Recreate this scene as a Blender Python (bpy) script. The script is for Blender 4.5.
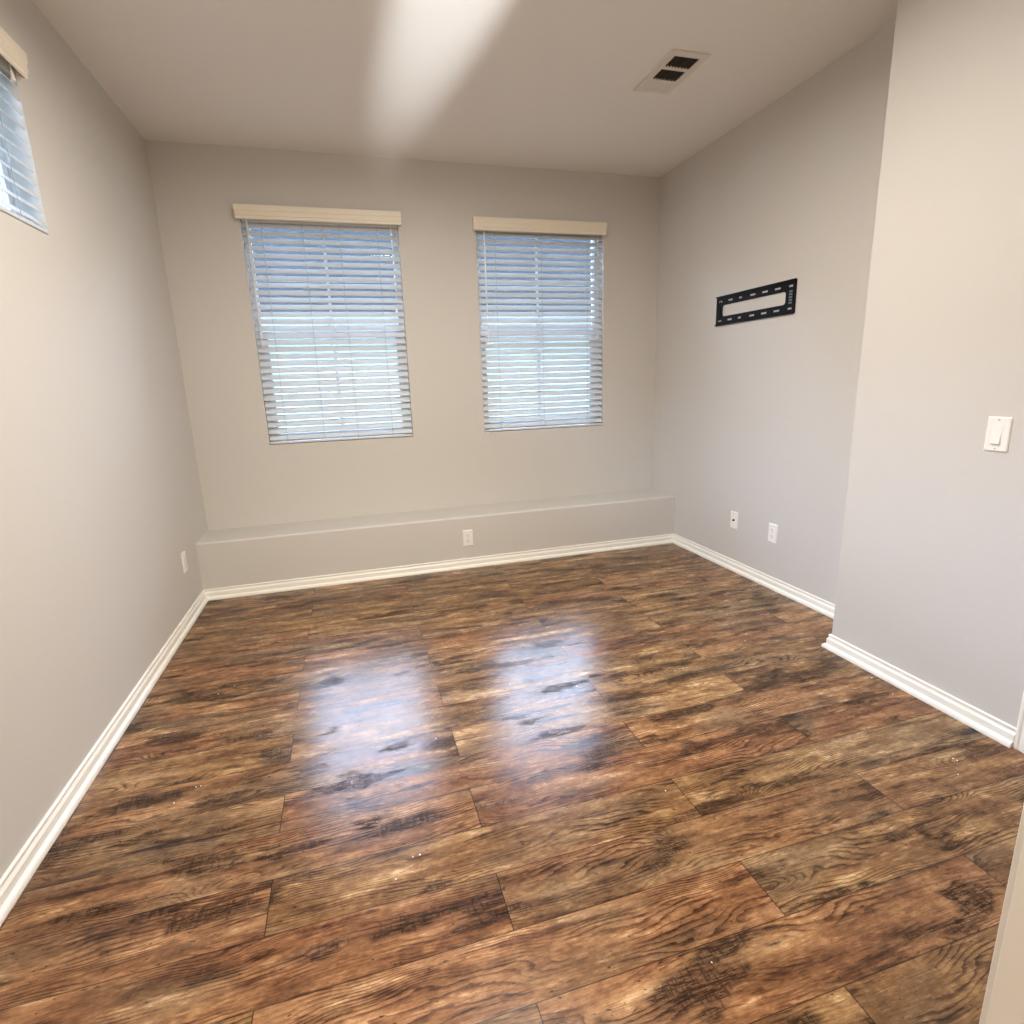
import bpy, bmesh, math, random
from mathutils import Vector, Matrix
random.seed(7)
for o in list(bpy.data.objects): bpy.data.objects.remove(o)
S = bpy.context.scene
C = S.collection

# ------------------------------------------------------------------ camera
cd = bpy.data.cameras.new('camera'); cam = bpy.data.objects.new('camera', cd); C.objects.link(cam)
cam.location = (0.9851, -4.1214, 1.2896)
cam.rotation_mode = 'XYZ'
cam.rotation_euler = (math.radians(76.8965), math.radians(1.9258), math.radians(-16.3389))
cd.sensor_fit = 'HORIZONTAL'; cd.sensor_width = 36.0
cd.lens = 558.2338 / 1024 * 36.0
cd.clip_start = 0.02; cd.clip_end = 200
S.camera = cam

# ------------------------------------------------------------------ light and exposure
S.view_settings.view_transform = 'Standard'; S.view_settings.look = 'None'
S.view_settings.gamma = 1; S.view_settings.use_curve_mapping = False
S.view_settings.exposure = 0.0
SKY_COL = (0.55, 0.70, 1.0)
w = bpy.data.worlds.new('sky'); S.world = w; w.use_nodes = True
nt = w.node_tree; nt.nodes.clear()
bg = nt.nodes.new('ShaderNodeBackground'); ow = nt.nodes.new('ShaderNodeOutputWorld')
bg.inputs[0].default_value = (*SKY_COL, 1)
# hazy sky, brightest towards the sun's side (+y), dimmer behind the house
ws = nt.nodes.new('ShaderNodeSeparateXYZ')
wc = nt.nodes.new('ShaderNodeTexCoord'); nt.links.new(wc.outputs['Generated'], ws.inputs[0])
wm = nt.nodes.new('ShaderNodeMapRange'); wm.interpolation_type = 'SMOOTHSTEP'; nt.links.new(ws.outputs[1], wm.inputs[0])
wm.inputs[1].default_value = 0.05; wm.inputs[2].default_value = 0.50; wm.inputs[3].default_value = 6.0; wm.inputs[4].default_value = 42.0
wx = nt.nodes.new('ShaderNodeMapRange'); wx.interpolation_type = 'SMOOTHSTEP'; nt.links.new(ws.outputs[0], wx.inputs[0])
wx.inputs[1].default_value = -0.35; wx.inputs[2].default_value = -0.8; wx.inputs[3].default_value = 0.0; wx.inputs[4].default_value = 85.0
wa = nt.nodes.new('ShaderNodeMath'); wa.operation = 'ADD'; nt.links.new(wm.outputs[0], wa.inputs[0]); nt.links.new(wx.outputs[0], wa.inputs[1])
nt.links.new(wa.outputs[0], bg.inputs[1])
nt.links.new(bg.outputs[0], ow.inputs[0])

def area(name, loc, target, sx, sy, power, col, portal=False, spread=180):
    l = bpy.data.lights.new(name, 'AREA'); l.shape = 'RECTANGLE'; l.size = sx; l.size_y = sy
    l.energy = power; l.color = col; l.spread = math.radians(spread)
    o = bpy.data.objects.new(name, l); C.objects.link(o); o.location = loc
    d = Vector(target) - Vector(loc)
    o.rotation_euler = d.to_track_quat('-Z', 'Z' if abs(d.normalized().z) < .99 else 'Y').to_euler()
    if portal: l.cycles.is_portal = True
    return o
# portals that steer sky samples through the three windows
area('window_portal', (0.9455, 0.16, 1.65), (0.9455, -1, 1.65), 1.0, 1.46, 1, (1, 1, 1), True)
area('window_portal', (2.4515, 0.16, 1.65), (2.4515, -1, 1.65), 1.0, 1.46, 1, (1, 1, 1), True)
area('window_portal', (-0.16, -2.0, 2.14), (1, -2.0, 2.14), 1.0, 0.58, 1, (1, 1, 1), True)
# added fill lights in the unseen hall the photographer stands in
WARM = (1.0, 0.86, 0.70)
area('hall_back_fill', (1.3, -7.3, 1.45), (1.3, -3, 1.45), 3.6, 2.0, 60, (1.0, 0.91, 0.77))
area('hall_top_fill', (1.1, -5.3, 2.70), (1.1, -5.3, 0), 1.4, 1.0, 42, WARM)
# added spot standing in for sunlight bounced up through the doorway onto the ceiling
sp = bpy.data.lights.new('ceiling_streak_spot', 'SPOT'); sp.energy = 820; sp.color = (0.90, 0.95, 1.0)
sp.spot_size = math.radians(42); sp.spot_blend = 0.75; sp.shadow_soft_size = 0.04
so = bpy.data.objects.new('ceiling_streak_spot', sp); C.objects.link(so)
so.location = (1.80, -4.85, 0.25)
d = Vector((1.59, -2.45, 2.743)) - so.location
so.rotation_euler = d.to_track_quat('-Z', 'Y').to_euler(); so.scale = (0.20, 1, 1)

# soft warm fill light added out of view (its fixture built below)
FILL_LAMP = (1.50, -2.17)
l = area('fill_lamp_glow', (FILL_LAMP[0], FILL_LAMP[1], 2.625), (FILL_LAMP[0], FILL_LAMP[1], 0), 0.34, 0.34, 64, (1.0, 0.94, 0.88)); l.data.shape = 'DISK'

# ------------------------------------------------------------------ node helpers
class Mat:
    def __init__(s, name):
        s.m = bpy.data.materials.new(name); s.m.use_nodes = True
        s.t = s.m.node_tree; s.t.nodes.clear()
        s.out = s.t.nodes.new('ShaderNodeOutputMaterial')
        s.b = s.t.nodes.new('ShaderNodeBsdfPrincipled'); s.t.links.new(s.b.outputs[0], s.out.inputs[0])
    def n(s, typ, **k):
        nd = s.t.nodes.new(typ)
        for a, b in k.items(): setattr(nd, a, b)
        return nd
    def put(s, sock, v):
        if isinstance(v, bpy.types.NodeSocket): s.t.links.new(v, sock)
        elif v is not None: sock.default_value = v
    def math(s, op, a, b=None, c=None, clamp=False):
        nd = s.n('ShaderNodeMath', operation=op, use_clamp=clamp)
        s.put(nd.inputs[0], a); s.put(nd.inputs[1], b)
        if c is not None: s.put(nd.inputs[2], c)
        return nd.outputs[0]
    def add(s, a, b): return s.math('ADD', a, b)
    def sub(s, a, b): return s.math('SUBTRACT', a, b)
    def mul(s, a, b, clamp=False): return s.math('MULTIPLY', a, b, clamp=clamp)
    def step(s, v, lo, hi):
        nd = s.n('ShaderNodeMapRange', interpolation_type='SMOOTHSTEP'); s.put(nd.inputs[0], v)
        nd.inputs[1].default_value = lo; nd.inputs[2].default_value = hi
        return nd.outputs[0]
    def vec(s, x, y, z=0.0):
        nd = s.n('ShaderNodeCombineXYZ')
        for i, v in enumerate((x, y, z)): s.put(nd.inputs[i], v)
        return nd.outputs[0]
    def noise(s, v, scale=1.0, detail=3.0, rough=0.55, dist=0.0):
        nd = s.n('ShaderNodeTexNoise'); s.put(nd.inputs['Vector'], v)
        nd.inputs['Scale'].default_value = scale; nd.inputs['Detail'].default_value = detail
        nd.inputs['Roughness'].default_value = rough; nd.inputs['Distortion'].default_value = dist
        return nd.outputs[0]
    def mix(s, f, a, b):
        nd = s.n('ShaderNodeMix', data_type='RGBA'); s.put(nd.inputs[0], f)
        s.put(nd.inputs[6], a); s.put(nd.inputs[7], b)
        return nd.outputs[2]
    def ramp(s, f, stops):
        nd = s.n('ShaderNodeValToRGB'); s.put(nd.inputs[0], f); e = nd.color_ramp.elements
        while len(e) < len(stops): e.new(0.5)
        for i, (p, c) in enumerate(stops): e[i].position = p; e[i].color = c
        return nd.outputs[0]
    def bump(s, h, strength, dist):
        nd = s.n('ShaderNodeBump'); nd.inputs['Strength'].default_value = strength
        nd.inputs['Distance'].default_value = dist; s.put(nd.inputs['Height'], h)
        s.t.links.new(nd.outputs[0], s.b.inputs['Normal'])
    def pos(s):
        return s.n('ShaderNodeTexCoord').outputs['Object']

def srgb(r, g, b):
    f = lambda c: c / 12.92 if c <= 0.04045 else ((c + 0.055) / 1.055) ** 2.4
    return (f(r / 255), f(g / 255), f(b / 255), 1)

def plain(name, col, rough=0.5, metal=0.0, bump=None):
    M = Mat(name); M.b.inputs['Base Color'].default_value = col
    M.b.inputs['Roughness'].default_value = rough; M.b.inputs['Metallic'].default_value = metal
    if bump:
        sc, st, di = bump
        M.bump(M.noise(M.pos(), sc, 3.0), st, di)
    return M.m

WALL = plain('greige wall paint', srgb(205, 200, 192), 0.62, bump=(170, 0.35, 0.0012))
CEIL = plain('ceiling paint', srgb(236, 231, 224), 0.8, bump=(130, 0.5, 0.0018))
TRIM = plain('white trim paint', srgb(242, 238, 228), 0.32)
PLASTIC = plain('white plastic', srgb(240, 236, 228), 0.3)
SLOTD = plain('dark slot', srgb(60, 56, 52), 0.6)
VALANCE = plain('cream valance', srgb(236, 226, 206), 0.45)
SLAT = plain('white blind slat', srgb(214, 217, 219), 0.42)
CORD = plain('grey blind cord', srgb(150, 155, 160), 0.7)
VINYL = plain('white vinyl frame', srgb(232, 234, 235), 0.35)
BLACK = plain('black powder coated steel', srgb(10, 11, 16), 0.6)
LABELM = plain('grey embossed label', srgb(105, 108, 118), 0.5)
VENTW = plain('cream vent enamel', srgb(222, 215, 204), 0.45)
VENT_SHADE = plain('dark vent shade', srgb(48, 40, 34), 0.8)  # dark colour that paints shade into the vent
SCREW = plain('screw head', srgb(190, 186, 178), 0.35, 0.4)
CHIPM = plain('white paint chip', srgb(245, 242, 236), 0.5)
STUCCO = plain('pale stucco', srgb(162, 176, 174), 0.85, bump=(40, 0.4, 0.01))
SHINGLE = plain('slate grey shingles', srgb(24, 28, 32), 0.9, bump=(12, 0.5, 0.02))
for mm, sv in ((SHINGLE, 0.05), (BLACK, 0.2)): mm.node_tree.nodes['Principled BSDF'].inputs['Specular IOR Level'].default_value = sv
FASCIA = plain('fascia board', srgb(104, 106, 108), 0.6)
GRAVEL = plain('yard gravel', srgb(190, 182, 168), 0.95, bump=(30, 0.6, 0.02))
LEAF = plain('hedge leaf', srgb(96, 150, 82), 0.6)
BARK = plain('hedge stem', srgb(92, 74, 56), 0.8)
FENCE = plain('fence board', srgb(170, 168, 160), 0.8)
BRASS = plain('satin nickel', srgb(180, 176, 168), 0.3, 0.9)

def glass_mat():
    M = Mat('clear window glass'); t = M.t; t.nodes.remove(M.b)
    tr = M.n('ShaderNodeBsdfTransparent'); tr.inputs[0].default_value = (0.93, 0.97, 0.97, 1)
    gl = M.n('ShaderNodeBsdfGlossy'); gl.inputs['Roughness'].default_value = 0.02
    fr = M.n('ShaderNodeFresnel'); fr.inputs[0].default_value = 1.45
    mx = M.n('ShaderNodeMixShader')
    t.links.new(fr.outputs[0], mx.inputs[0]); t.links.new(tr.outputs[0], mx.inputs[1]); t.links.new(gl.outputs[0], mx.inputs[2])
    t.links.new(mx.outputs[0], M.out.inputs[0])
    return M.m
GLASS = glass_mat()

def floor_mat():
    M = Mat('rustic wood laminate'); m, a, sb = M.mul, M.add, M.sub
    sp_ = M.n('ShaderNodeSeparateXYZ'); M.put(sp_.inputs[0], M.pos())
    x, y = sp_.outputs[0], sp_.outputs[1]
    PW, PL = 0.1695, 1.222
    ry = M.math('DIVIDE', a(y, 3.409 + PW * 40), PW)          # rows, joint seam at y = -3.409
    row = M.math('FLOOR', ry); v = M.math('FRACT', ry)
    odd = M.math('MODULO', row, 2.0)
    off = sb(1.253, m(odd, 0.581))
    ux = M.math('DIVIDE', a(sb(x, off), PL * 10), PL)
    k = M.math('FLOOR', ux); uf = M.math('FRACT', ux)
    wn = M.n('ShaderNodeTexWhiteNoise', noise_dimensions='3D'); M.put(wn.inputs['Vector'], M.vec(row, k, 3.7))
    rs = M.n('ShaderNodeSeparateColor'); M.put(rs.inputs[0], wn.outputs['Color'])
    r1, r2, r3 = rs.outputs[0], rs.outputs[1], rs.outputs[2]
    U = a(m(uf, PL), m(r1, 61.0)); V = a(m(v, PW), m(r2, 23.0)); Z = m(r3, 17.0)
    def P(su, sv, dz=0.0): return M.vec(m(U, su), m(V, sv), a(Z, dz))
    # knots
    vo = M.n('ShaderNodeTexVoronoi', feature='F1'); M.put(vo.inputs['Vector'], P(2.3, 8.5)); vo.inputs['Scale'].default_value = 1.0
    kd = vo.outputs['Distance']
    kc = M.n('ShaderNodeSeparateColor'); M.put(kc.inputs[0], vo.outputs['Color'])
    kon = M.step(kc.outputs[0], 0.30, 0.4)
    near = m(M.step(kd, 0.42, 0.03), kon)
    # growth ring field with cathedral flow
    warp = M.noise(P(1.7, 5.0), 1.0, 2.0, 0.5)
    warp2 = M.noise(P(8.0, 30.0, 4.0), 1.0, 3.0, 0.6)
    field = a(a(m(V, 95.0), m(warp, 19.0)), a(m(warp2, 1.8), m(near, 5.5)))
    saw = M.math('FRACT', field)
    late = m(M.step(saw, 0.45, 0.93), M.step(saw, 1.0, 0.94))        # thin dark latewood lines
    lateamt = M.step(M.noise(P(3.6, 14.0, 9.0), 1.0, 2.0), 0.40, 0.64)
    fine = M.noise(P(14.0, 330.0), 1.0, 4.0, 0.62)
    fine2 = M.noise(P(60.0, 420.0, 2.0), 1.0, 3.0, 0.6)
    broad = M.noise(P(3.2, 17.0, 5.0), 1.0, 5.0, 0.6)
    streak = M.step(M.noise(P(3.6, 34.0, 7.0), 1.0, 5.0, 0.65), 0.53, 0.66)
    blond = M.step(M.noise(P(8.0, 34.0, 13.0), 1.0, 5.0, 0.68), 0.55, 0.68)
    cloud = M.noise(P(7.0, 12.0, 21.0), 1.0, 4.0, 0.6)
    blotch = M.noise(P(34.0, 60.0, 23.0), 1.0, 4.0, 0.7)
    t = a(0.545, m(sb(broad, 0.5), 1.15))
    t = a(t, m(sb(r2, 0.5), 0.10))
    t = a(t, m(sb(fine, 0.5), 0.50)); t = a(t, m(sb(fine2, 0.5), 0.30))
    t = a(t, m(sb(cloud, 0.5), 0.55)); t = a(t, m(sb(blotch, 0.5), 0.60))
    t = a(t, m(blond, 0.22)); t = sb(t, m(streak, 0.27))
    t = sb(t, m(m(late, lateamt), 0.36))
    gold = M.ramp(t, [(0.0, srgb(44, 27, 16)), (0.25, srgb(84, 57, 35)), (0.5, srgb(124, 90, 57)), (0.75, srgb(164, 128, 86)), (1.0, srgb(212, 182, 138)), ])
    red = M.ramp(t, [(0.0, srgb(48, 26, 16)), (0.25, srgb(88, 55, 35)), (0.5, srgb(128, 86, 57)), (0.75, srgb(168, 122, 84)), (1.0, srgb(212, 172, 130))])
    grey = M.ramp(t, [(0.0, srgb(40, 29, 22)), (0.25, srgb(80, 60, 43)), (0.5, srgb(114, 88, 62)), (0.75, srgb(150, 120, 88)), (1.0, srgb(196, 168, 130))])
    c = M.mix(m(M.step(r1, 0.35, 0.95), 0.8), gold, red)
    c = M.mix(M.step(M.noise(P(2.0, 6.0, 31.0), 1.0, 2.0), 0.42, 0.70), c, grey)
    # worn black scrapes, hatched along and across the board
    regn = M.noise(P(3.3, 9.5, 41.0), 1.0, 3.0, 0.55)
    reg = M.step(regn, 0.565, 0.63)
    hat = M.step(M.noise(P(26.0, 230.0, 43.0), 1.0, 4.0, 0.75), 0.48, 0.55)
    crs = M.step(M.noise(P(150.0, 30.0, 47.0), 1.0, 3.0, 0.6), 0.52, 0.58)
    scr = m(reg, M.math('MAXIMUM', hat, m(crs, 0.8)))
    smoke = m(M.step(regn, 0.52, 0.68), 0.45)
    c = M.mix(smoke, c, srgb(64, 46, 34))
    c = M.mix(m(scr, 0.88), c, srgb(40, 29, 23))
    # small gouges
    gou = M.step(M.noise(P(44.0, 95.0, 51.0), 1.0, 2.0, 0.5), 0.70, 0.74)
    c = M.mix(m(gou, 0.8), c, srgb(46, 28, 18))
    # knot hearts
    kn = m(M.step(kd, 0.085, 0.045), kon)
    c = M.mix(m(kn, 0.8), c, srgb(52, 32, 20))
    # joints
    ev = M.math('MINIMUM', v, sb(1.0, v)); eu = M.math('MINIMUM', uf, sb(1.0, uf))
    jv = M.step(ev, 0.011, 0.003); ju = M.step(eu, 0.0017, 0.0005)
    jn = M.math('MAXIMUM', jv, ju)
    c = M.mix(m(jn, 0.82), c, srgb(34, 20, 13))
    M.put(M.b.inputs['Base Color'], c)
    rg = a(0.235, m(sb(broad, 0.5), 0.22)); rg = a(rg, m(scr, 0.06))
    M.put(M.b.inputs['Roughness'], rg)
    M.b.inputs['Specular IOR Level'].default_value = 0.5; M.put(M.b.inputs['Specular IOR Level'], sb(0.30, m(scr, 0.27)))
    h = sb(sb(m(fine, 0.5), m(jn, 0.15)), m(m(late, lateamt), 0.15)); h = sb(h, m(scr, 0.2))
    M.bump(h, 0.30, 0.0007)
    return M.m
WOOD = floor_mat()

# ------------------------------------------------------------------ mesh helpers
def box(bm, x0, y0, z0, x1, y1, z1, M=None):
    vs = [bm.verts.new(Vector(p) if M is None else M @ Vector(p)) for p in
          ((x0, y0, z0), (x1, y0, z0), (x1, y1, z0), (x0, y1, z0), (x0, y0, z1), (x1, y0, z1), (x1, y1, z1), (x0, y1, z1))]
    for f in ((0, 3, 2, 1), (4, 5, 6, 7), (0, 1, 5, 4), (1, 2, 6, 5), (2, 3, 7, 6), (3, 0, 4, 7)):
        bm.faces.new([vs[i] for i in f])
def tube(bm, p, q, r, n=8):
    p, q = Vector(p), Vector(q); d = (q - p).normalized()
    a = d.orthogonal().normalized(); b = d.cross(a)
    A = [bm.verts.new(p + (a * math.cos(2 * math.pi * i / n) + b * math.sin(2 * math.pi * i / n)) * r) for i in range(n)]
    B = [bm.verts.new(q + (a * math.cos(2 * math.pi * i / n) + b * math.sin(2 * math.pi * i / n)) * r) for i in range(n)]
    for i in range(n): bm.faces.new((A[i], A[(i + 1) % n], B[(i + 1) % n], B[i]))
    bm.faces.new(A[::-1]); bm.faces.new(B)
def extrude_profile(bm, prof, place0, place1):
    """prof: list of 2D points; place0/1 map a 2D point to 3D at both ends"""
    A = [bm.verts.new(place0(*p)) for p in prof]; B = [bm.verts.new(place1(*p)) for p in prof]
    n = len(prof)
    for i in range(n): bm.faces.new((A[i], A[(i + 1) % n], B[(i + 1) % n], B[i]))
    bm.faces.new(A[::-1]); bm.faces.new(B)
def rounded(w, h, r, n=5):
    pts = []
    for cx, cy, a0 in ((w / 2 - r, h / 2 - r, 0), (-w / 2 + r, h / 2 - r, 90), (-w / 2 + r, -h / 2 + r, 180), (w / 2 - r, -h / 2 + r, 270)):
        for i in range(n + 1):
            t = math.radians(a0 + 90 * i / n); pts.append((cx + r * math.cos(t), cy + r * math.sin(t)))
    return pts
def obj(name, bm, mat, parent=None, bevel=0, seg=2, smooth=False, loc=(0, 0, 0)):
    bmesh.ops.recalc_face_normals(bm, faces=bm.faces)
    me = bpy.data.meshes.new(name); bm.to_mesh(me); bm.free(); me.materials.append(mat)
    o = bpy.data.objects.new(name, me); C.objects.link(o); o.location = loc
    if smooth:
        for p in me.polygons: p.use_smooth = True
    if bevel:
        md = o.modifiers.new('bevel', 'BEVEL'); md.width = bevel; md.segments = seg; md.limit_method = 'ANGLE'
        md.harden_normals = False
        for p in me.polygons: p.use_smooth = True
        wn = o.modifiers.new('wn', 'WEIGHTED_NORMAL'); wn.keep_sharp = True
    if parent: o.parent = parent
    return o
def tag(o, label=None, cat=None, group=None, kind=None):
    if label: o['label'] = label
    if cat: o['category'] = cat
    if group: o['group'] = group
    if kind: o['kind'] = kind
    return o
def empty(name, loc=(0, 0, 0), rz=0):
    o = bpy.data.objects.new(name, None); C.objects.link(o); o.location = loc; o.rotation_euler = (0, 0, rz)
    o.empty_display_size = 0.05
    return o
def dup(root):
    r = root.copy(); C.objects.link(r)
    for ch in list(root.children):
        c = ch.copy(); C.objects.link(c); c.parent = r
        for g in ch.children:
            e = g.copy(); C.objects.link(e); e.parent = c
    return r

def wall_with_holes(name, axis, p0, p1, a0, a1, z0, z1, holes, mat, label):
    """axis 'x': wall runs along x between y=p0..p1; axis 'y': runs along y between x=p0..p1"""
    us = sorted({a0, a1, *[h[0] for h in holes], *[h[1] for h in holes]})
    zs = sorted({z0, z1, *[h[2] for h in holes], *[h[3] for h in holes]})
    solid = lambda i, j: 0 <= i < len(us) - 1 and 0 <= j < len(zs) - 1 and not any(
        h[0] <= us[i] and us[i + 1] <= h[1] and h[2] <= zs[j] and zs[j + 1] <= h[3] for h in holes)
    bm = bmesh.new(); cache = {}
    def V(u, p, z):
        key = (round(u, 5), round(p, 5), round(z, 5))
        if key not in cache: cache[key] = bm.verts.new((u, p, z) if axis == 'x' else (p, u, z))
        return cache[key]
    for i in range(len(us) - 1):
        for j in range(len(zs) - 1):
            if not solid(i, j): continue
            u0, u1, q0, q1 = us[i], us[i + 1], zs[j], zs[j + 1]
            for p in (p0, p1): bm.faces.new((V(u0, p, q0), V(u1, p, q0), V(u1, p, q1), V(u0, p, q1)))
            if not solid(i - 1, j): bm.faces.new((V(u0, p0, q0), V(u0, p1, q0), V(u0, p1, q1), V(u0, p0, q1)))
            if not solid(i + 1, j): bm.faces.new((V(u1, p0, q0), V(u1, p1, q0), V(u1, p1, q1), V(u1, p0, q1)))
            if not solid(i, j - 1): bm.faces.new((V(u0, p0, q0), V(u1, p0, q0), V(u1, p1, q0), V(u0, p1, q0)))
            if not solid(i, j + 1): bm.faces.new((V(u0, p0, q1), V(u1, p0, q1), V(u1, p1, q1), V(u0, p1, q1)))
    bmesh.ops.dissolve_limit(bm, angle_limit=0.01, verts=bm.verts, edges=bm.edges)
    o = obj(name, bm, mat); tag(o, label, kind='structure')
    return o

# ------------------------------------------------------------------ room dimensions
W, H, W2, YC, YF = 3.399, 2.743, 3.097, -2.180, -3.696
D, HL = 0.3426, 0.3745
WIN = [(0.459, 1.432), (1.966, 2.937)]; WZ0, WZ1 = 0.928, 2.370
LW = (-2.49, -1.520); LZ0, LZ1 = 1.868, 2.420
XH0, XH1, YH = -0.6, 3.9, -7.5            # the hall behind the camera
DX0, DX1 = 0.33, 1.835                    # cased opening the camera looks through
CD0, CD1 = -3.60, -3.030                  # closet door in the near right wall

bm = bmesh.new(); box(bm, XH0 - .12, YH - .12, -0.12, XH1 + .12, 0.15, 0.0)
tag(obj('floor', bm, WOOD), 'rustic brown wood plank laminate floor with dark scraped patches', kind='structure')
bm = bmesh.new(); box(bm, XH0 - .12, YH - .12, H, XH1 + .12, 0.15, H + 0.12)
tag(obj('ceiling', bm, CEIL), 'flat textured off-white ceiling', kind='structure')
wall_with_holes('wall_back', 'x', 0.0, 0.15, -0.15, W + 0.15, 0, H, [(a, b, WZ0, WZ1) for a, b in WIN], WALL, 'greige far wall with two window openings')
wall_with_holes('wall_left', 'y', -0.15, 0.0, YF, 0.0, 0, H, [(LW[0], LW[1], LZ0, LZ1)], WALL, 'greige left wall with a high window')
wall_with_holes('wall_right', 'y', W, W + 0.15, YC, 0.0, 0, H, [], WALL, 'greige right wall behind the black mount')

# the stepped-out part of the right wall, with a rounded outer corner
bm = bmesh.new(); rr = 0.006
prof = [(W + .15, YC), (W2 + rr, YC)] + [(W2 + rr - rr * math.sin(math.radians(t)), YC - rr + rr * math.cos(math.radians(t))) for t in (15, 30, 45, 60, 75, 90)]
prof += [(W2, CD1), (W2 + .12, CD1), (W2 + .12, YC - .12), (W + .15, YC - .12)]
extrude_profile(bm, prof, lambda a, b: Vector((a, b, 0)), lambda a, b: Vector((a, b, H)))
tag(obj('wall_near_right', bm, WALL), 'greige near right wall stepping into the room, with light switch', kind='structure')
bm = bmesh.new(); box(bm, W2, CD0, 2.04, W2 + .12, CD1, H); box(bm, W2, YF, 0, W2 + .12, CD0, H)
tag(obj('wall_over_door', bm, WALL), kind='structure')
wall_with_holes('wall_front', 'x', YF - 0.12, YF, XH0, XH1, 0, H, [(DX0, DX1, 0, 2.06)], WALL, 'wall with the doorway the photo is taken through')
for nm, b in (('wall_hall_left', (XH0 - .12, YH, 0, XH0, YF - .12, H)), ('wall_hall_right', (XH1, YH, 0, XH1 + .12, YF - .12, H)),
              ('wall_hall_back', (XH0 - .12, YH - .12, 0, XH1 + .12, YH, H))):
    bm = bmesh.new(); box(bm, *b); tag(obj(nm, bm, WALL), kind='structure')

# low drywall ledge along the far wall, rounded front edge
bm = bmesh.new(); rr = 0.014
prof = [(0, 0), (0, HL), (-D + rr, HL)] + [(-D + rr - rr * math.sin(math.radians(t)), HL - rr + rr * math.cos(math.radians(t))) for t in (15, 30, 45, 60, 75, 90)] + [(-D, 0)]
extrude_profile(bm, prof, lambda a, b: Vector((0, a, b)), lambda a, b: Vector((W, a, b)))
tag(obj('wall_ledge', bm, WALL), 'low painted drywall ledge under the two windows', kind='structure')

# ------------------------------------------------------------------ baseboards (colonial profile with quarter-round shoe), mitred
BP = [(0, 0.073), (0.0055, 0.073), (0.0085, 0.0705), (0.0085, 0.066), (0.0065, 0.0625), (0.0068, 0.057), (0.0095, 0.052), (0.0125, 0.047),
      (0.0125, 0.0215), (0.017, 0.0205), (0.0215, 0.0175), (0.0245, 0.0125), (0.026, 0.006), (0.026, 0.0), (0, 0)]
path = [(0, YF), (0, -D), (W, -D), (W, YC), (W2, YC), (W2, CD1 + 0.063)]
names = [('baseboard_left', 'white baseboard along the left wall'), ('baseboard_back', 'cream white baseboard along the foot of the ledge'),
         ('baseboard_right', 'white baseboard along the right wall'), ('baseboard_return', None), ('baseboard_near_right', 'white baseboard under the light switch')]
def offs(i, o):
    P = [Vector(p) for p in path]
    n = lambda a, b: Vector(((b - a).y, -(b - a).x)).normalized()       # right-hand side = into the room
    if i == 0: nn = n(P[0], P[1]); return P[0] + nn * o
    if i == len(P) - 1: nn = n(P[-2], P[-1]); return P[-1] + nn * o
    n1, n2 = n(P[i - 1], P[i]), n(P[i], P[i + 1])
    b = (n1 + n2); b = b / b.dot(n1)
    return P[i] + b * o
for i, (nm, lb) in enumerate(names):
    bm = bmesh.new()
    extrude_profile(bm, BP, lambda a, b, i=i: Vector((*offs(i, a), b * .95)), lambda a, b, i=i: Vector((*offs(i + 1, a), b * .95)))
    tag(obj(nm, bm, TRIM), lb, kind='structure')

# ------------------------------------------------------------------ door trim
def casing_profile_box(bm, x0, y0, z0, x1, y1, z1): box(bm, x0, y0, z0, x1, y1, z1)
CW = 0.057
bm = bmesh.new()                                            # closet door casing on the near right wall
CP = [(0, 0), (0, 0.009), (0.006, 0.013), (0.012, 0.013), (0.016, 0.010), (0.040, 0.014), (0.048, 0.017), (0.057, 0.017), (0.057, 0)]   # (across, out) from inner edge? outer bead
def closet_casing(bm, y_in, sgn):
    extrude_profile(bm, CP, lambda a, b: Vector((W2 - b, y_in + sgn * (CW - a), 0)), lambda a, b: Vector((W2 - b, y_in + sgn * (CW - a), 2.04 + a * 0 + CW)))
closet_casing(bm, CD1 + 0.006, 1)
closet_casing(bm, CD0 - 0.006, -1) if CD0 - 0.006 - CW > YF + .001 else None
box(bm, W2 - 0.014, CD0, 2.04, W2, CD1, 2.04 + CW)
tag(obj('trim_1', bm, TRIM), 'white door casing at the right edge beside the baseboard', kind='structure')
bm = bmesh.new(); box(bm, W2 + .002, CD1 - 0.02, 0, W2 + .118, CD1, 2.04); box(bm, W2 + .002, CD0, 0, W2 + .118, CD0 + .02, 2.04); box(bm, W2 + .002, CD0 + .02, 2.02, W2 + .118, CD1 - .02, 2.04)
tag(obj('trim_2', bm, TRIM), kind='structure')
dr = empty('door_1', (W2 + 0.05, (CD0 + CD1) / 2, 0)); tag(dr, 'white closet door', kind='structure')
bm = bmesh.new(); box(bm, 0, -0.262, 0.012, 0.035, 0.262, 2.015)
for z0, z1 in ((0.2, 0.95), (1.1, 1.85)):
    box(bm, -0.006, -0.18, z0, 0.0, 0.18, z1)
obj('door_panel', bm, TRIM, dr, 0.003)
bm = bmesh.new(); tube(bm, (0, 0.2, 0.95), (-0.04, 0.2, 0.95), 0.010, 12); tube(bm, (-0.04, 0.2, 0.95), (-0.065, 0.2, 0.95), 0.026, 16)
obj('door_knob', bm, BRASS, dr, 0.004)

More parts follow.
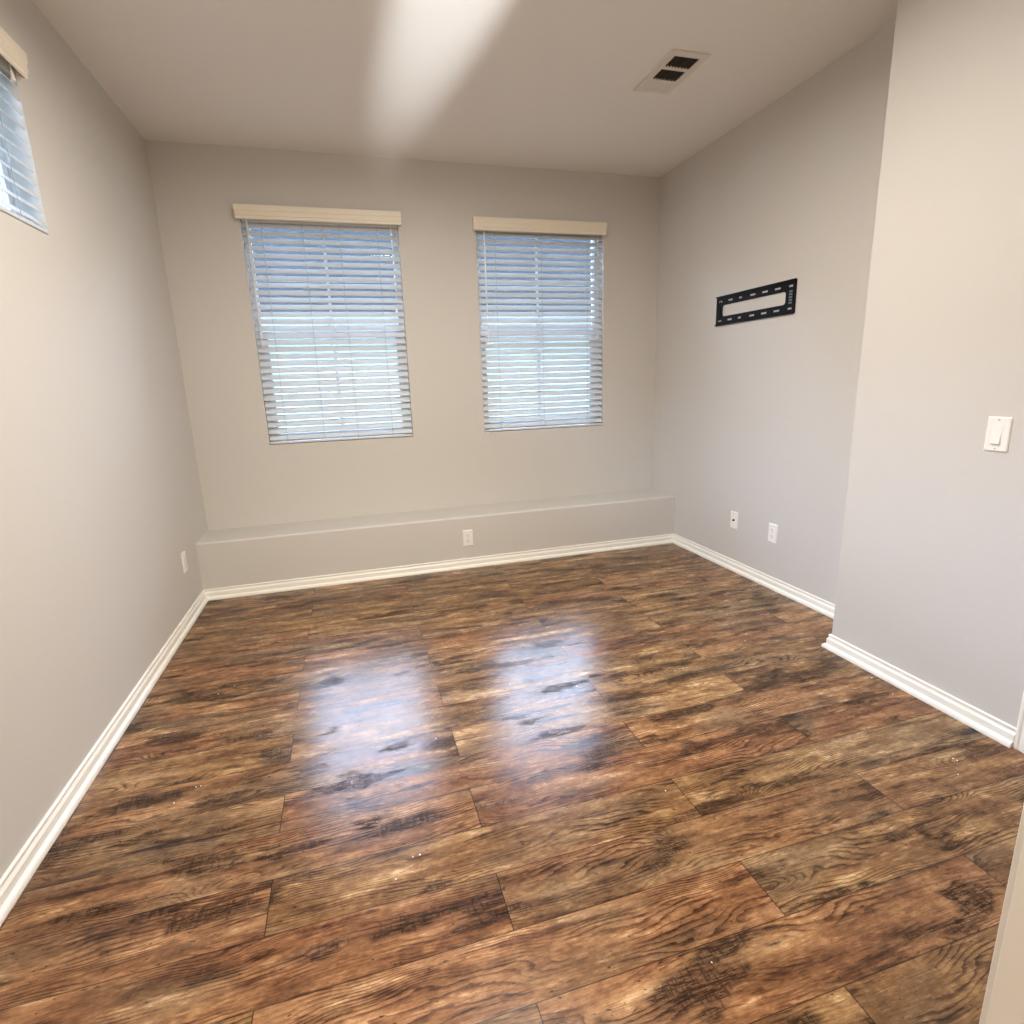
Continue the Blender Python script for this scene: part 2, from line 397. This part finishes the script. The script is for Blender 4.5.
bm = bmesh.new()                                            # jambs and casing of the opening behind the camera's lens
box(bm, DX1 - .018, YF - .12, 0, DX1, YF, 2.06); box(bm, DX0, YF - .12, 0, DX0 + .018, YF, 2.06); box(bm, DX0 + .018, YF - .12, 2.042, DX1 - .018, YF, 2.06)
tag(obj('trim_3', bm, TRIM, bevel=0.0015), 'cream white door jamb at the lower right edge', kind='structure')
bm = bmesh.new()
for ys, sg in ((YF, 1), (YF - .12, -1)):
    for xi, sx in ((DX1 - .013, 1), (DX0 + .013, -1)):
        extrude_profile(bm, CP, lambda a, b, ys=ys, sg=sg, xi=xi, sx=sx: Vector((xi + sx * a, ys + sg * b, 0)),
                        lambda a, b, ys=ys, sg=sg, xi=xi, sx=sx: Vector((xi + sx * a, ys + sg * b, 2.047 + a)))
    extrude_profile(bm, CP, lambda a, b, ys=ys, sg=sg: Vector((DX0 + .013 - a, ys + sg * b, 2.047 + a)), lambda a, b, ys=ys, sg=sg: Vector((DX1 - .013 + a, ys + sg * b, 2.047 + a)))
tag(obj('trim_4', bm, TRIM), kind='structure')

# ------------------------------------------------------------------ windows
def make_window(name, w, h, label, hung=True):
    """origin bottom left on the inner wall face plane; +x along, +y outward"""
    t = empty(name); tag(t, label, kind='structure')
    bm = bmesh.new(); f = 0.035; y0, y1 = 0.085, 0.145
    box(bm, 0, y0, 0, f, y1, h); box(bm, w - f, y0, 0, w, y1, h); box(bm, f, y0, 0, w - f, y1, f); box(bm, f, y0, h - f, w - f, y1, h)
    obj('window_frame', bm, VINYL, t)
    if hung:
        rz = h * 0.50
        bm = bmesh.new(); box(bm, f, 0.092, rz - 0.022, w - f, 0.138, rz + 0.022)
        s = 0.028
        box(bm, f, 0.095, f, f + s, 0.118, rz - .022); box(bm, w - f - s, 0.095, f, w - f, 0.118, rz - .022); box(bm, f + s, 0.095, f, w - f - s, 0.118, f + s)
        obj('sash', bm, VINYL, t)
        bm = bmesh.new()
        for za, zb in ((f, rz - .022), (rz + .022, h - f)):
            box(bm, w / 2 - .009, 0.122, za, w / 2 + .009, 0.130, zb)
            zm = (za + zb) / 2
            box(bm, f, 0.122, zm - .009, w / 2 - .009, 0.130, zm + .009); box(bm, w / 2 + .009, 0.122, zm - .009, w - f, 0.130, zm + .009)
        obj('muntin', bm, VINYL, t)
    bm = bmesh.new(); box(bm, f, 0.133, f, w - f, 0.136, h - f); obj('glass', bm, GLASS, t)
    return t
for i, (a, b) in enumerate(WIN):
    o = make_window('window_%d' % (i + 1), b - a, WZ1 - WZ0, ['left of the two white single-hung windows in the far wall', 'right of the two white single-hung windows in the far wall'][i])
    o.location = (a, 0, WZ0)
o = make_window('window_3', LW[1] - LW[0], LZ1 - LZ0, 'small high window in the left wall', False)
o.location = (0, LW[0], LZ0); o.rotation_euler = (0, 0, math.radians(90))

# ------------------------------------------------------------------ blinds
PITCH = 0.0445
def slat_bm(w, depth=0.050, tilt=42):
    bm = bmesh.new(); n = 6; th = 0.0028; ct, st = math.cos(math.radians(tilt)), math.sin(math.radians(tilt))
    top, bot = [], []
    for i in range(n + 1):
        s = -depth / 2 + depth * i / n
        cr = 0.0022 * (1 - (2 * s / depth) ** 2)
        top.append((s * ct - (cr + th / 2) * st, s * st + (cr + th / 2) * ct)); bot.append((s * ct - (cr - th / 2) * st, s * st + (cr - th / 2) * ct))
    prof = top + bot[::-1]
    extrude_profile(bm, prof, lambda a, b: Vector((0, a, b)), lambda a, b: Vector((w, a, b)))
    return bm
def make_blind(w, h, val, ladders, label, group, tilt, wand, lift=None, tassel=None, proj=0.055, vz=(1.400, 1.480)):
    """origin: bottom left of the opening on the inner wall face; +y outward"""
    t = empty('window_blind'); tag(t, label, 'window blind', group)
    yc = 0.022; g = 0.004
    bm = bmesh.new(); box(bm, g, 0.008, h - 0.045, w - g, 0.055, h - 0.002); obj('headrail', bm, SLAT, t, 0.002)
    # valance, crown profile
    x0, x1 = val
    zb, zt = vz
    pr = [(-0.006, zb), (-proj + 0.010, zb), (-proj + 0.006, zb + .004), (-proj + 0.006, zb + .020), (-proj + 0.003, zb + .024), (-proj + 0.003, zb + .046),
          (-proj, zb + .052), (-proj - 0.004, zb + .064), (-proj - 0.004, zt), (-proj + 0.008, zt), (-proj + .016, zb + .01), (-0.006, zb + .008)]
    bm = bmesh.new()
    fr = [(-proj + 0.011, zb), (-proj + 0.006, zb + .003), (-proj + 0.006, zb + .018), (-proj + 0.002, zb + .022), (-proj + 0.002, zb + .044),
          (-proj - 0.002, zb + .050), (-proj - 0.003, zb + .060), (-proj - 0.003, zt), (-proj + 0.011, zt)]
    extrude_profile(bm, fr, lambda a, b: Vector((x0, a, b)), lambda a, b: Vector((x1, a, b)))
    v = obj('valance', bm, VALANCE, t)
    for xa, xb in ((x0, x0 + .011), (x1 - .011, x1)):
        bm = bmesh.new(); box(bm, xa, -proj + .011, zb, xb, -0.0005, zt); obj('valance_return', bm, VALANCE, v)
    # slats
    bz = 0.004 + 0.016
    first = None
    n = int((h - 0.104) / PITCH) + 1
    for i in range(n):
        z = bz + 0.026 + i * PITCH
        if first is None:
            s = obj('slat', slat_bm(w - 2 * g, tilt=tilt), SLAT, t, smooth=False); first = s
        else:
            s = first.copy(); C.objects.link(s); s.parent = t
        s.location = (g, yc, z)
    bm = bmesh.new(); box(bm, g, yc - .024, 0.004, w - g, yc + .024, 0.018); obj('bottom_rail', bm, SLAT, t, 0.003)
    dy = 0.0255 * math.cos(math.radians(tilt)) + 0.0015
    for lx in ladders:
        bm = bmesh.new()
        for yy in (yc - dy, yc + dy): tube(bm, (lx, yy, 0.012), (lx, yy, h - 0.046), 0.0011, 5)
        obj('ladder_cord', bm, CORD, t)
    wx, wl = wand
    bm = bmesh.new(); tube(bm, (wx, -0.012, vz[0] + .02 - wl), (wx, -0.012, vz[0] + 0.03), 0.0042, 6)
    tube(bm, (wx, -0.012, vz[0] + .02 - wl - .02), (wx, -0.012, vz[0] + .021 - wl), 0.006, 6)
    tube(bm, (wx, -0.012, vz[0] + 0.03), (wx, 0.012, vz[0] + 0.03), 0.002, 5)
    obj('tilt_wand', bm, PLASTIC, t)
    if lift:
        lx, ll = lift
        bm = bmesh.new()
        tube(bm, (lx - .004, -0.010, vz[0] + .02 - ll), (lx - .002, -0.010, vz[0] + .03), 0.0011, 5)
        tube(bm, (lx + .004, -0.010, vz[0] + .02 - ll), (lx + .002, -0.010, vz[0] + .03), 0.0011, 5)
        c = obj('lift_cord', bm, PLASTIC, t)
        bm = bmesh.new(); bmesh.ops.create_cone(bm, cap_ends=True, segments=12, radius1=0.008, radius2=0.003, depth=0.03, matrix=Matrix.Translation((lx, -0.010, vz[0] + .01 - ll)))
        obj('tassel', bm, PLASTIC, c)
    return t
h = WZ1 - WZ0
b1 = make_blind(0.973, h, (-0.021, 0.991), [0.118, 0.363, 0.590, 0.831], 'white slatted blind on the left of the two far windows, four ladder cords', 'white slatted window blinds', 44,
                (0.038, 0.76), lift=(0.923, 0.04)); b1.location = (WIN[0][0], 0, WZ0)
b2 = make_blind(0.971, h, (-0.025, 0.972), [0.135, 0.481, 0.841], 'white slatted blind on right far window, long lift cord hanging at its right side', 'white slatted window blinds', 44,
                (0.056, 0.76), lift=(0.921, 0.72), vz=(1.390, 1.472)); b2.location = (WIN[1][0], 0, WZ0)
b3 = make_blind(LW[1] - LW[0], LZ1 - LZ0, (-0.015, LW[1] - LW[0] + 0.012), [0.16, 0.485, 0.80], 'white slatted blind on the small high window of the left wall', 'white slatted window blinds', 44,
                (0.05, 0.3), lift=(0.915, 0.03), proj=0.036, vz=(0.505, 0.585)); b3.location = (0, LW[0], LZ0); b3.rotation_euler = (0, 0, math.radians(90))

# ------------------------------------------------------------------ wall plates; local: +x right, +z up, -y towards the viewer
def plate_bm(w=0.0715, h=0.116, d=0.006):
    bm = bmesh.new(); i = 0.004
    prof0 = rounded(w, h, 0.003, 3); prof1 = rounded(w - 2 * i, h - 2 * i, 0.003, 3)
    A = [bm.verts.new((x, 0, z)) for x, z in prof0]; B = [bm.verts.new((x, -d * 0.55, z)) for x, z in prof0]; E = [bm.verts.new((x, -d, z)) for x, z in prof1]
    n = len(A)
    for a, b in ((A, B), (B, E)):
        for k in range(n): bm.faces.new((a[k], a[(k + 1) % n], b[(k + 1) % n], b[k]))
    bm.faces.new(A[::-1]); bm.faces.new(E)
    return bm
def screw(parent, z, y=-0.006):
    bm = bmesh.new(); tube(bm, (0, y + .001, z), (0, y - 0.0012, z), 0.0032, 12); s = obj('screw', bm, SCREW, parent)
    return s
def outlet(label, loc, rz):
    t = empty('wall_outlet', loc, rz); tag(t, label, 'wall outlet', 'white duplex wall outlets')
    obj('cover_plate', plate_bm(), PLASTIC, t); screw(t, 0)
    for s in (1, -1):
        bm = bmesh.new(); pr = []
        for i in range(24):
            an = 2 * math.pi * i / 24; x, z = 0.0172 * math.cos(an), 0.0172 * math.sin(an)
            pr.append((x, max(-0.0135, min(0.0135, z))))
        extrude_profile(bm, pr, lambda a, b: Vector((a, -0.005, b + s * 0.0195)), lambda a, b: Vector((a, -0.0085, b + s * 0.0195)))
        r = obj('receptacle', bm, PLASTIC, t)
        bm = bmesh.new(); zc = s * 0.0195
        box(bm, -0.0075, -0.0090, zc - .001, -0.0050, -0.0084, zc + .008); box(bm, 0.0052, -0.0090, zc, 0.0074, -0.0084, zc + .007)
        tube(bm, (0, -0.0084, zc - .0075), (0, -0.0090, zc - .0075), 0.0026, 10)
        obj('slots', bm, SLOTD, r)
    return t
R90 = math.radians(90)
outlet('white duplex outlet on the left wall near the ledge', (0, -0.625, 0.340), R90)
outlet('white duplex outlet on the front of the low ledge', (1.7275, -D, 0.2185), 0)
outlet('white duplex outlet on the right wall, nearer the projecting corner', (W, -1.417, 0.342), -R90)
t = empty('cable_wall_plate', (W, -1.058, 0.343), -R90); tag(t, 'white cable jack plate with dark centre on the right wall below the black mount', 'wall plate')
obj('cover_plate', plate_bm(), PLASTIC, t)
for z in (0.042, -0.042): screw(t, z)
bm = bmesh.new(); tube(bm, (0, -0.005, 0), (0, -0.0075, 0), 0.0085, 6); tube(bm, (0, -0.0075, 0), (0, -0.016, 0), 0.0048, 14); obj('coaxial_jack', bm, SLOTD, t)
t = empty('light_switch', (W2, -2.757, 1.062), -R90); tag(t, 'white rocker light switch on the near right wall', 'light switch')
obj('cover_plate', plate_bm(0.073, 0.117), PLASTIC, t)
for z in (0.0485, -0.0485): screw(t, z)
bm = bmesh.new(); box(bm, -0.0168, -0.0068, -0.0335, 0.0168, -0.005, 0.0335); obj('rocker_frame', bm, PLASTIC, t, 0.0005)
bm = bmesh.new()
extrude_profile(bm, [(-0.0060, 0.032), (-0.0072, 0.032), (-0.0078, 0.002), (-0.0135, -0.032), (-0.0060, -0.032)],
                lambda a, b: Vector((-0.0155, a, b)), lambda a, b: Vector((0.0125, a, b)))
obj('rocker', bm, PLASTIC, t, 0.0006)

# ------------------------------------------------------------------ television wall mount
mt = empty('television_wall_mount', (W, -1.110, 1.696), -R90); tag(mt, 'black slotted steel television wall mount plate on the right wall', 'wall mount')
def mount_plate():
    bm = bmesh.new()
    hw, hh = 0.348, 0.0885; y0, y1 = -0.0045, -0.002
    us = [1.417 - 0, ]
    tops = [-0.815, -0.914, -1.009, -1.121, -1.225, -1.328, -1.429]
    half = [0.0175, 0.022, 0.0145, 0.0235, 0.0235, 0.0235, 0.0155]
    rects = []
    for yc_, hf in zip(tops, half):
        u = -(yc_ + 1.122)                     # local +x runs towards the camera side
        for zc in (1.7535 - 1.696, 1.6345 - 1.696): rects.append((u - hf, u + hf, zc - 0.0052, zc + 0.0052))
    rects.append((-0.283, 0.272, -0.036, 0.033))
    us = sorted({-hw, hw, *[r[0] for r in rects], *[r[1] for r in rects]})
    zs = sorted({-hh, hh, *[r[2] for r in rects], *[r[3] for r in rects]})
    def solid(i, j):
        if not (0 <= i < len(us) - 1 and 0 <= j < len(zs) - 1): return False
        cu, cz = (us[i] + us[i + 1]) / 2, (zs[j] + zs[j + 1]) / 2
        return not any(r[0] < cu < r[1] and r[2] < cz < r[3] for r in rects)
    cache = {}
    def V(u, y, z):
        k = (round(u, 5), y, round(z, 5))
        if k not in cache: cache[k] = bm.verts.new((u, y, z))
        return cache[k]
    for i in range(len(us) - 1):
        for j in range(len(zs) - 1):
            if not solid(i, j): continue
            a, b, c, d = us[i], us[i + 1], zs[j], zs[j + 1]
            for y in (y0, y1): bm.faces.new((V(a, y, c), V(b, y, c), V(b, y, d), V(a, y, d)))
            if not solid(i - 1, j): bm.faces.new((V(a, y0, c), V(a, y1, c), V(a, y1, d), V(a, y0, d)))
            if not solid(i + 1, j): bm.faces.new((V(b, y0, c), V(b, y1, c), V(b, y1, d), V(b, y0, d)))
            if not solid(i, j - 1): bm.faces.new((V(a, y0, c), V(b, y0, c), V(b, y1, c), V(a, y1, c)))
            if not solid(i, j + 1): bm.faces.new((V(a, y0, d), V(b, y0, d), V(b, y1, d), V(a, y1, d)))
    # corner gussets of the central window, clipped so the opening reads rounded
    for sx, sz, cu, cz in ((1, 1, -0.283, -0.036), (1, -1, -0.283, 0.033), (-1, 1, 0.272, -0.036), (-1, -1, 0.272, 0.033)):
        tri = [(cu, cz), (cu + sx * .014, cz), (cu + sx * .004, cz + sz * .004), (cu, cz + sz * .014)]
        extrude_profile(bm, tri, lambda a, b: Vector((a, y0, b)), lambda a, b: Vector((a, y1, b)))
    return bm
obj('back_plate', mount_plate(), BLACK, mt)
for s in (1, -1):                                # bent top and bottom hanging rails
    bm = bmesh.new()
    z = s * 0.0885
    extrude_profile(bm, [(-0.0045, z), (0, z), (0, z + s * .0022), (-0.012, z + s * .0022), (-0.012, z - s * .005), (-0.010, z - s * .005), (-0.010, z)],
                    lambda a, b: Vector((-0.348, a, b)), lambda a, b: Vector((0.342, a, b)))
    obj('rail', bm, BLACK, mt)
for u in (-0.307, 0.338):
    bm = bmesh.new(); box(bm, u - .004, -0.0075, -0.06, u + .004, -0.0046, 0.06); obj('end_rib', bm, BLACK, mt, 0.002)
bm = bmesh.new()
for k in range(5): box(bm, 0.298, -0.0054, -0.036 + k * .015, 0.322, -0.0046, -0.026 + k * .015)
obj('embossed_label', bm, LABELM, mt)

# ------------------------------------------------------------------ added flush fill lamp (unseen, above the camera's view)
cl = empty('fill_lamp', (FILL_LAMP[0], FILL_LAMP[1], H)); tag(cl, 'added round flush white fill lamp, unseen above the middle of the floor', 'ceiling lamp')
bm = bmesh.new(); tube(bm, (0, 0, -0.0005), (0, 0, -0.03), 0.17, 40); obj('canopy', bm, TRIM, cl)
GLOBE = plain('fill lamp glass', srgb(250, 240, 220), 0.3)
GLOBE.node_tree.nodes['Principled BSDF'].inputs['Emission Color'].default_value = (1, .88, .72, 1)
GLOBE.node_tree.nodes['Principled BSDF'].inputs['Emission Strength'].default_value = 13  # glow of the added lamp, brightens the ceiling around it
bm = bmesh.new()
rings = []
for k in range(9):
    a = math.radians(90 * k / 8); rings.append([bm.verts.new((0.158 * math.cos(a) * math.cos(t), 0.158 * math.cos(a) * math.sin(t), -0.0305 - 0.075 * math.sin(a))) for t in [2 * math.pi * i / 36 for i in range(36)]] if k < 8 else [bm.verts.new((0, 0, -0.1055))])
for k in range(7):
    for i in range(36): bm.faces.new((rings[k][i], rings[k][(i + 1) % 36], rings[k + 1][(i + 1) % 36], rings[k + 1][i]))
for i in range(36): bm.faces.new((rings[7][i], rings[7][(i + 1) % 36], rings[8][0]))
bm.faces.new(rings[0][::-1])
obj('lamp_shade', bm, GLOBE, cl, smooth=True)

# ------------------------------------------------------------------ ceiling vent
VX0, VX1, VY0, VY1 = 2.566, 2.766, -1.508, -1.140
vt = empty('ceiling_vent', ((VX0 + VX1) / 2, (VY0 + VY1) / 2, H)); tag(vt, 'cream metal ceiling air vent with two dark louvre sections', 'ceiling vent')
hx, hy = (VX1 - VX0) / 2, (VY1 - VY0) / 2
secs = [(-0.147, -0.056), (-0.032, 0.058), (0.083, 0.160)]     # local y of the openings
bm = bmesh.new(); z0, z1 = -0.008, -0.0005
ox = 0.066
box(bm, -hx, -hy, z0, -ox, hy, z1); box(bm, ox, -hy, z0, hx, hy, z1)
ys = [-hy] + [v for s_ in secs for v in s_] + [hy]
for a, b in zip(ys[0::2], ys[1::2]): box(bm, -ox, a, z0, ox, b, z1)
obj('vent_frame', bm, VENTW, vt)
bm = bmesh.new(); box(bm, -hx, -hy, -0.0125, -hx + .005, hy, -0.008); obj('damper_edge', bm, VENTW, vt)
for si, (a, b) in enumerate(secs):
    bm = bmesh.new(); box(bm, -ox, a, -0.0016, ox, b, -0.0006); obj('duct_shadow', bm, VENT_SHADE, vt)  # thin dark sheet as painted shade, no duct behind it
    if si < 2:
        n = 8
        for k in range(n):
            xx = -ox + (k + .5) * 2 * ox / n
            Mx = Matrix.Translation((xx, 0, -0.0055)) @ Matrix.Rotation(math.radians(58 if si == 0 else 62), 4, 'Y')
            bm = bmesh.new(); box(bm, -0.0030, a, -0.0004, 0.0030, b, 0.0004, Mx); obj('louvre', bm, VENT_SHADE if False else VENTW if k in (99,) else VENT_SHADE, vt)  # louvres of these sections coloured dark as shade
    else:
        n = 8
        for k in range(n):
            yy = a + (k + .5) * (b - a) / n
            Mx = Matrix.Translation((0, yy, -0.0050)) @ Matrix.Rotation(math.radians(-25), 4, 'X')
            bm = bmesh.new(); box(bm, -ox, -0.0040, -0.0004, ox, 0.0040, 0.0004, Mx); obj('louvre', bm, VENTW, vt)

# ------------------------------------------------------------------ paint chips on the floor
chips = [(1.044, -2.776), (1.064, -2.774), (0.992, -2.834), (1.656, -3.28), (0.379, -2.257), (0.394, -2.257), (0.328, -2.317), (0.325, -1.629), (0.383, -1.58),
         (0.975, -2.157), (1.028, -2.094), (1.188, -2.26), (1.556, -1.989), (1.609, -1.936), (1.827, -2.095), (1.848, -2.772), (3.040, -2.457), (3.009, -2.581),
         (2.777, -3.008), (2.84, -2.946), (2.842, -2.958), (2.74, -0.691), (2.828, -1.922), (2.772, -1.985)]
def chip_bm():
    bm = bmesh.new(); n = 7
    pr = [((0.8 + 0.3 * random.random()) * 0.0030 * math.cos(2 * math.pi * i / n), (0.7 + 0.4 * random.random()) * 0.0024 * math.sin(2 * math.pi * i / n)) for i in range(n)]
    extrude_profile(bm, pr, lambda a, b: Vector((a, b, 0)), lambda a, b: Vector((a * .8, b * .8, 0.0012)))
    return bm
proto = None
for x, y in chips:
    if proto is None: c = proto = obj('paint_chip', chip_bm(), CHIPM)
    else: c = proto.copy(); C.objects.link(c)
    c.location = (x, y, 0); c.rotation_euler = (0, 0, random.random() * 6); s = 0.75 + random.random() * .5; c.scale = (s, s, 1)
    tag(c, 'tiny white paint fleck lying on the wood floor', 'paint fleck', 'white paint flecks on the floor')

# ------------------------------------------------------------------ outside
bm = bmesh.new(); box(bm, -14, 0.16, -0.5, 16, 30, -0.25); box(bm, -14, -12, -0.5, -0.9, 0.16, -0.25)
tag(obj('ground', bm, GRAVEL), kind='structure')
# unseen roof overhang of this house, added to shade the windows
bm = bmesh.new(); box(bm, -0.7, 0.15, H + .02, W + .8, 1.0, H + .12); box(bm, -0.7, YF, H + .02, -0.15, 0.15, H + .12)
tag(obj('trim_5', bm, STUCCO), kind='structure')
nb = empty('neighbor_house', (0, 3.4, -0.25)); tag(nb, 'pale neighbouring house with grey roof seen between the far blind slats', 'house')
bm = bmesh.new(); box(bm, -2.6, 0, 0, 10, 0.2, 2.30); obj('house_wall', bm, STUCCO, nb)
bm = bmesh.new()
extrude_profile(bm, [(-0.45, 2.22), (-0.45, 2.34), (3.2, 4.85), (3.2, 4.70)], lambda a, b: Vector((-2.9, a, b)), lambda a, b: Vector((10.4, a, b)))
obj('roof', bm, SHINGLE, nb)
bm = bmesh.new(); box(bm, -2.9, -0.48, 2.16, 10.4, -0.452, 2.36); obj('fascia', bm, FASCIA, nb)
n2 = empty('neighbor_house', (-4.2, -2.0, -0.25), R90); tag(n2, 'pale two storey neighbouring house seen through the high left window', 'house')
bm = bmesh.new(); box(bm, -7, 0, 0, 3.2, 0.2, 3.55); obj('house_wall', bm, STUCCO, n2)
bm = bmesh.new(); extrude_profile(bm, [(-0.4, 3.45), (-0.4, 3.57), (2.4, 4.6), (2.4, 4.45)], lambda a, b: Vector((-7.3, a, b)), lambda a, b: Vector((3.5, a, b)))
obj('roof', bm, SHINGLE, n2)
fn = empty('yard_fence', (-3.2, 0, -0.25)); tag(fn, 'grey board fence outside the high left window', 'fence')
bm = bmesh.new()
for k in range(60): box(bm, 0, -8 + k * .16, 0, 0.02, -8 + k * .16 + .15, 1.8)
obj('fence_boards', bm, FENCE, fn)
# hedge beyond the left window
hd = empty('hedge', (-2.3, -0.4, -0.25)); tag(hd, 'green leafy shrub outside the high left window', 'shrub')
bm = bmesh.new()
for k in range(7):
    a = random.random() * 6.28
    tube(bm, (0.05 * math.cos(a), 0.05 * math.sin(a), 0), (0.5 * math.cos(a), 0.7 * math.sin(a), 2.6), 0.02, 6)
obj('stems', bm, BARK, hd)
bm = bmesh.new()
for k in range(2600):
    a = random.random() * 6.28; r = math.sqrt(random.random()); z = 0.6 + random.random() * 2.7
    sc = 1.0 - max(0, z - 2.2) * .5
    c = Vector((0.7 * r * sc * math.cos(a), 1.1 * r * sc * math.sin(a), z))
    M = Matrix.Translation(c) @ Matrix.Rotation(random.random() * 6.28, 4, 'Z') @ Matrix.Rotation(random.uniform(-1.2, 1.2), 4, 'X')
    L, wd = 0.07, 0.025
    vs = [bm.verts.new(M @ Vector(p)) for p in ((0, 0, 0), (L * .5, wd, .006), (L, 0, 0), (L * .5, -wd, .006))]
    bm.faces.new(vs)
o = obj('foliage', bm, LEAF, hd)
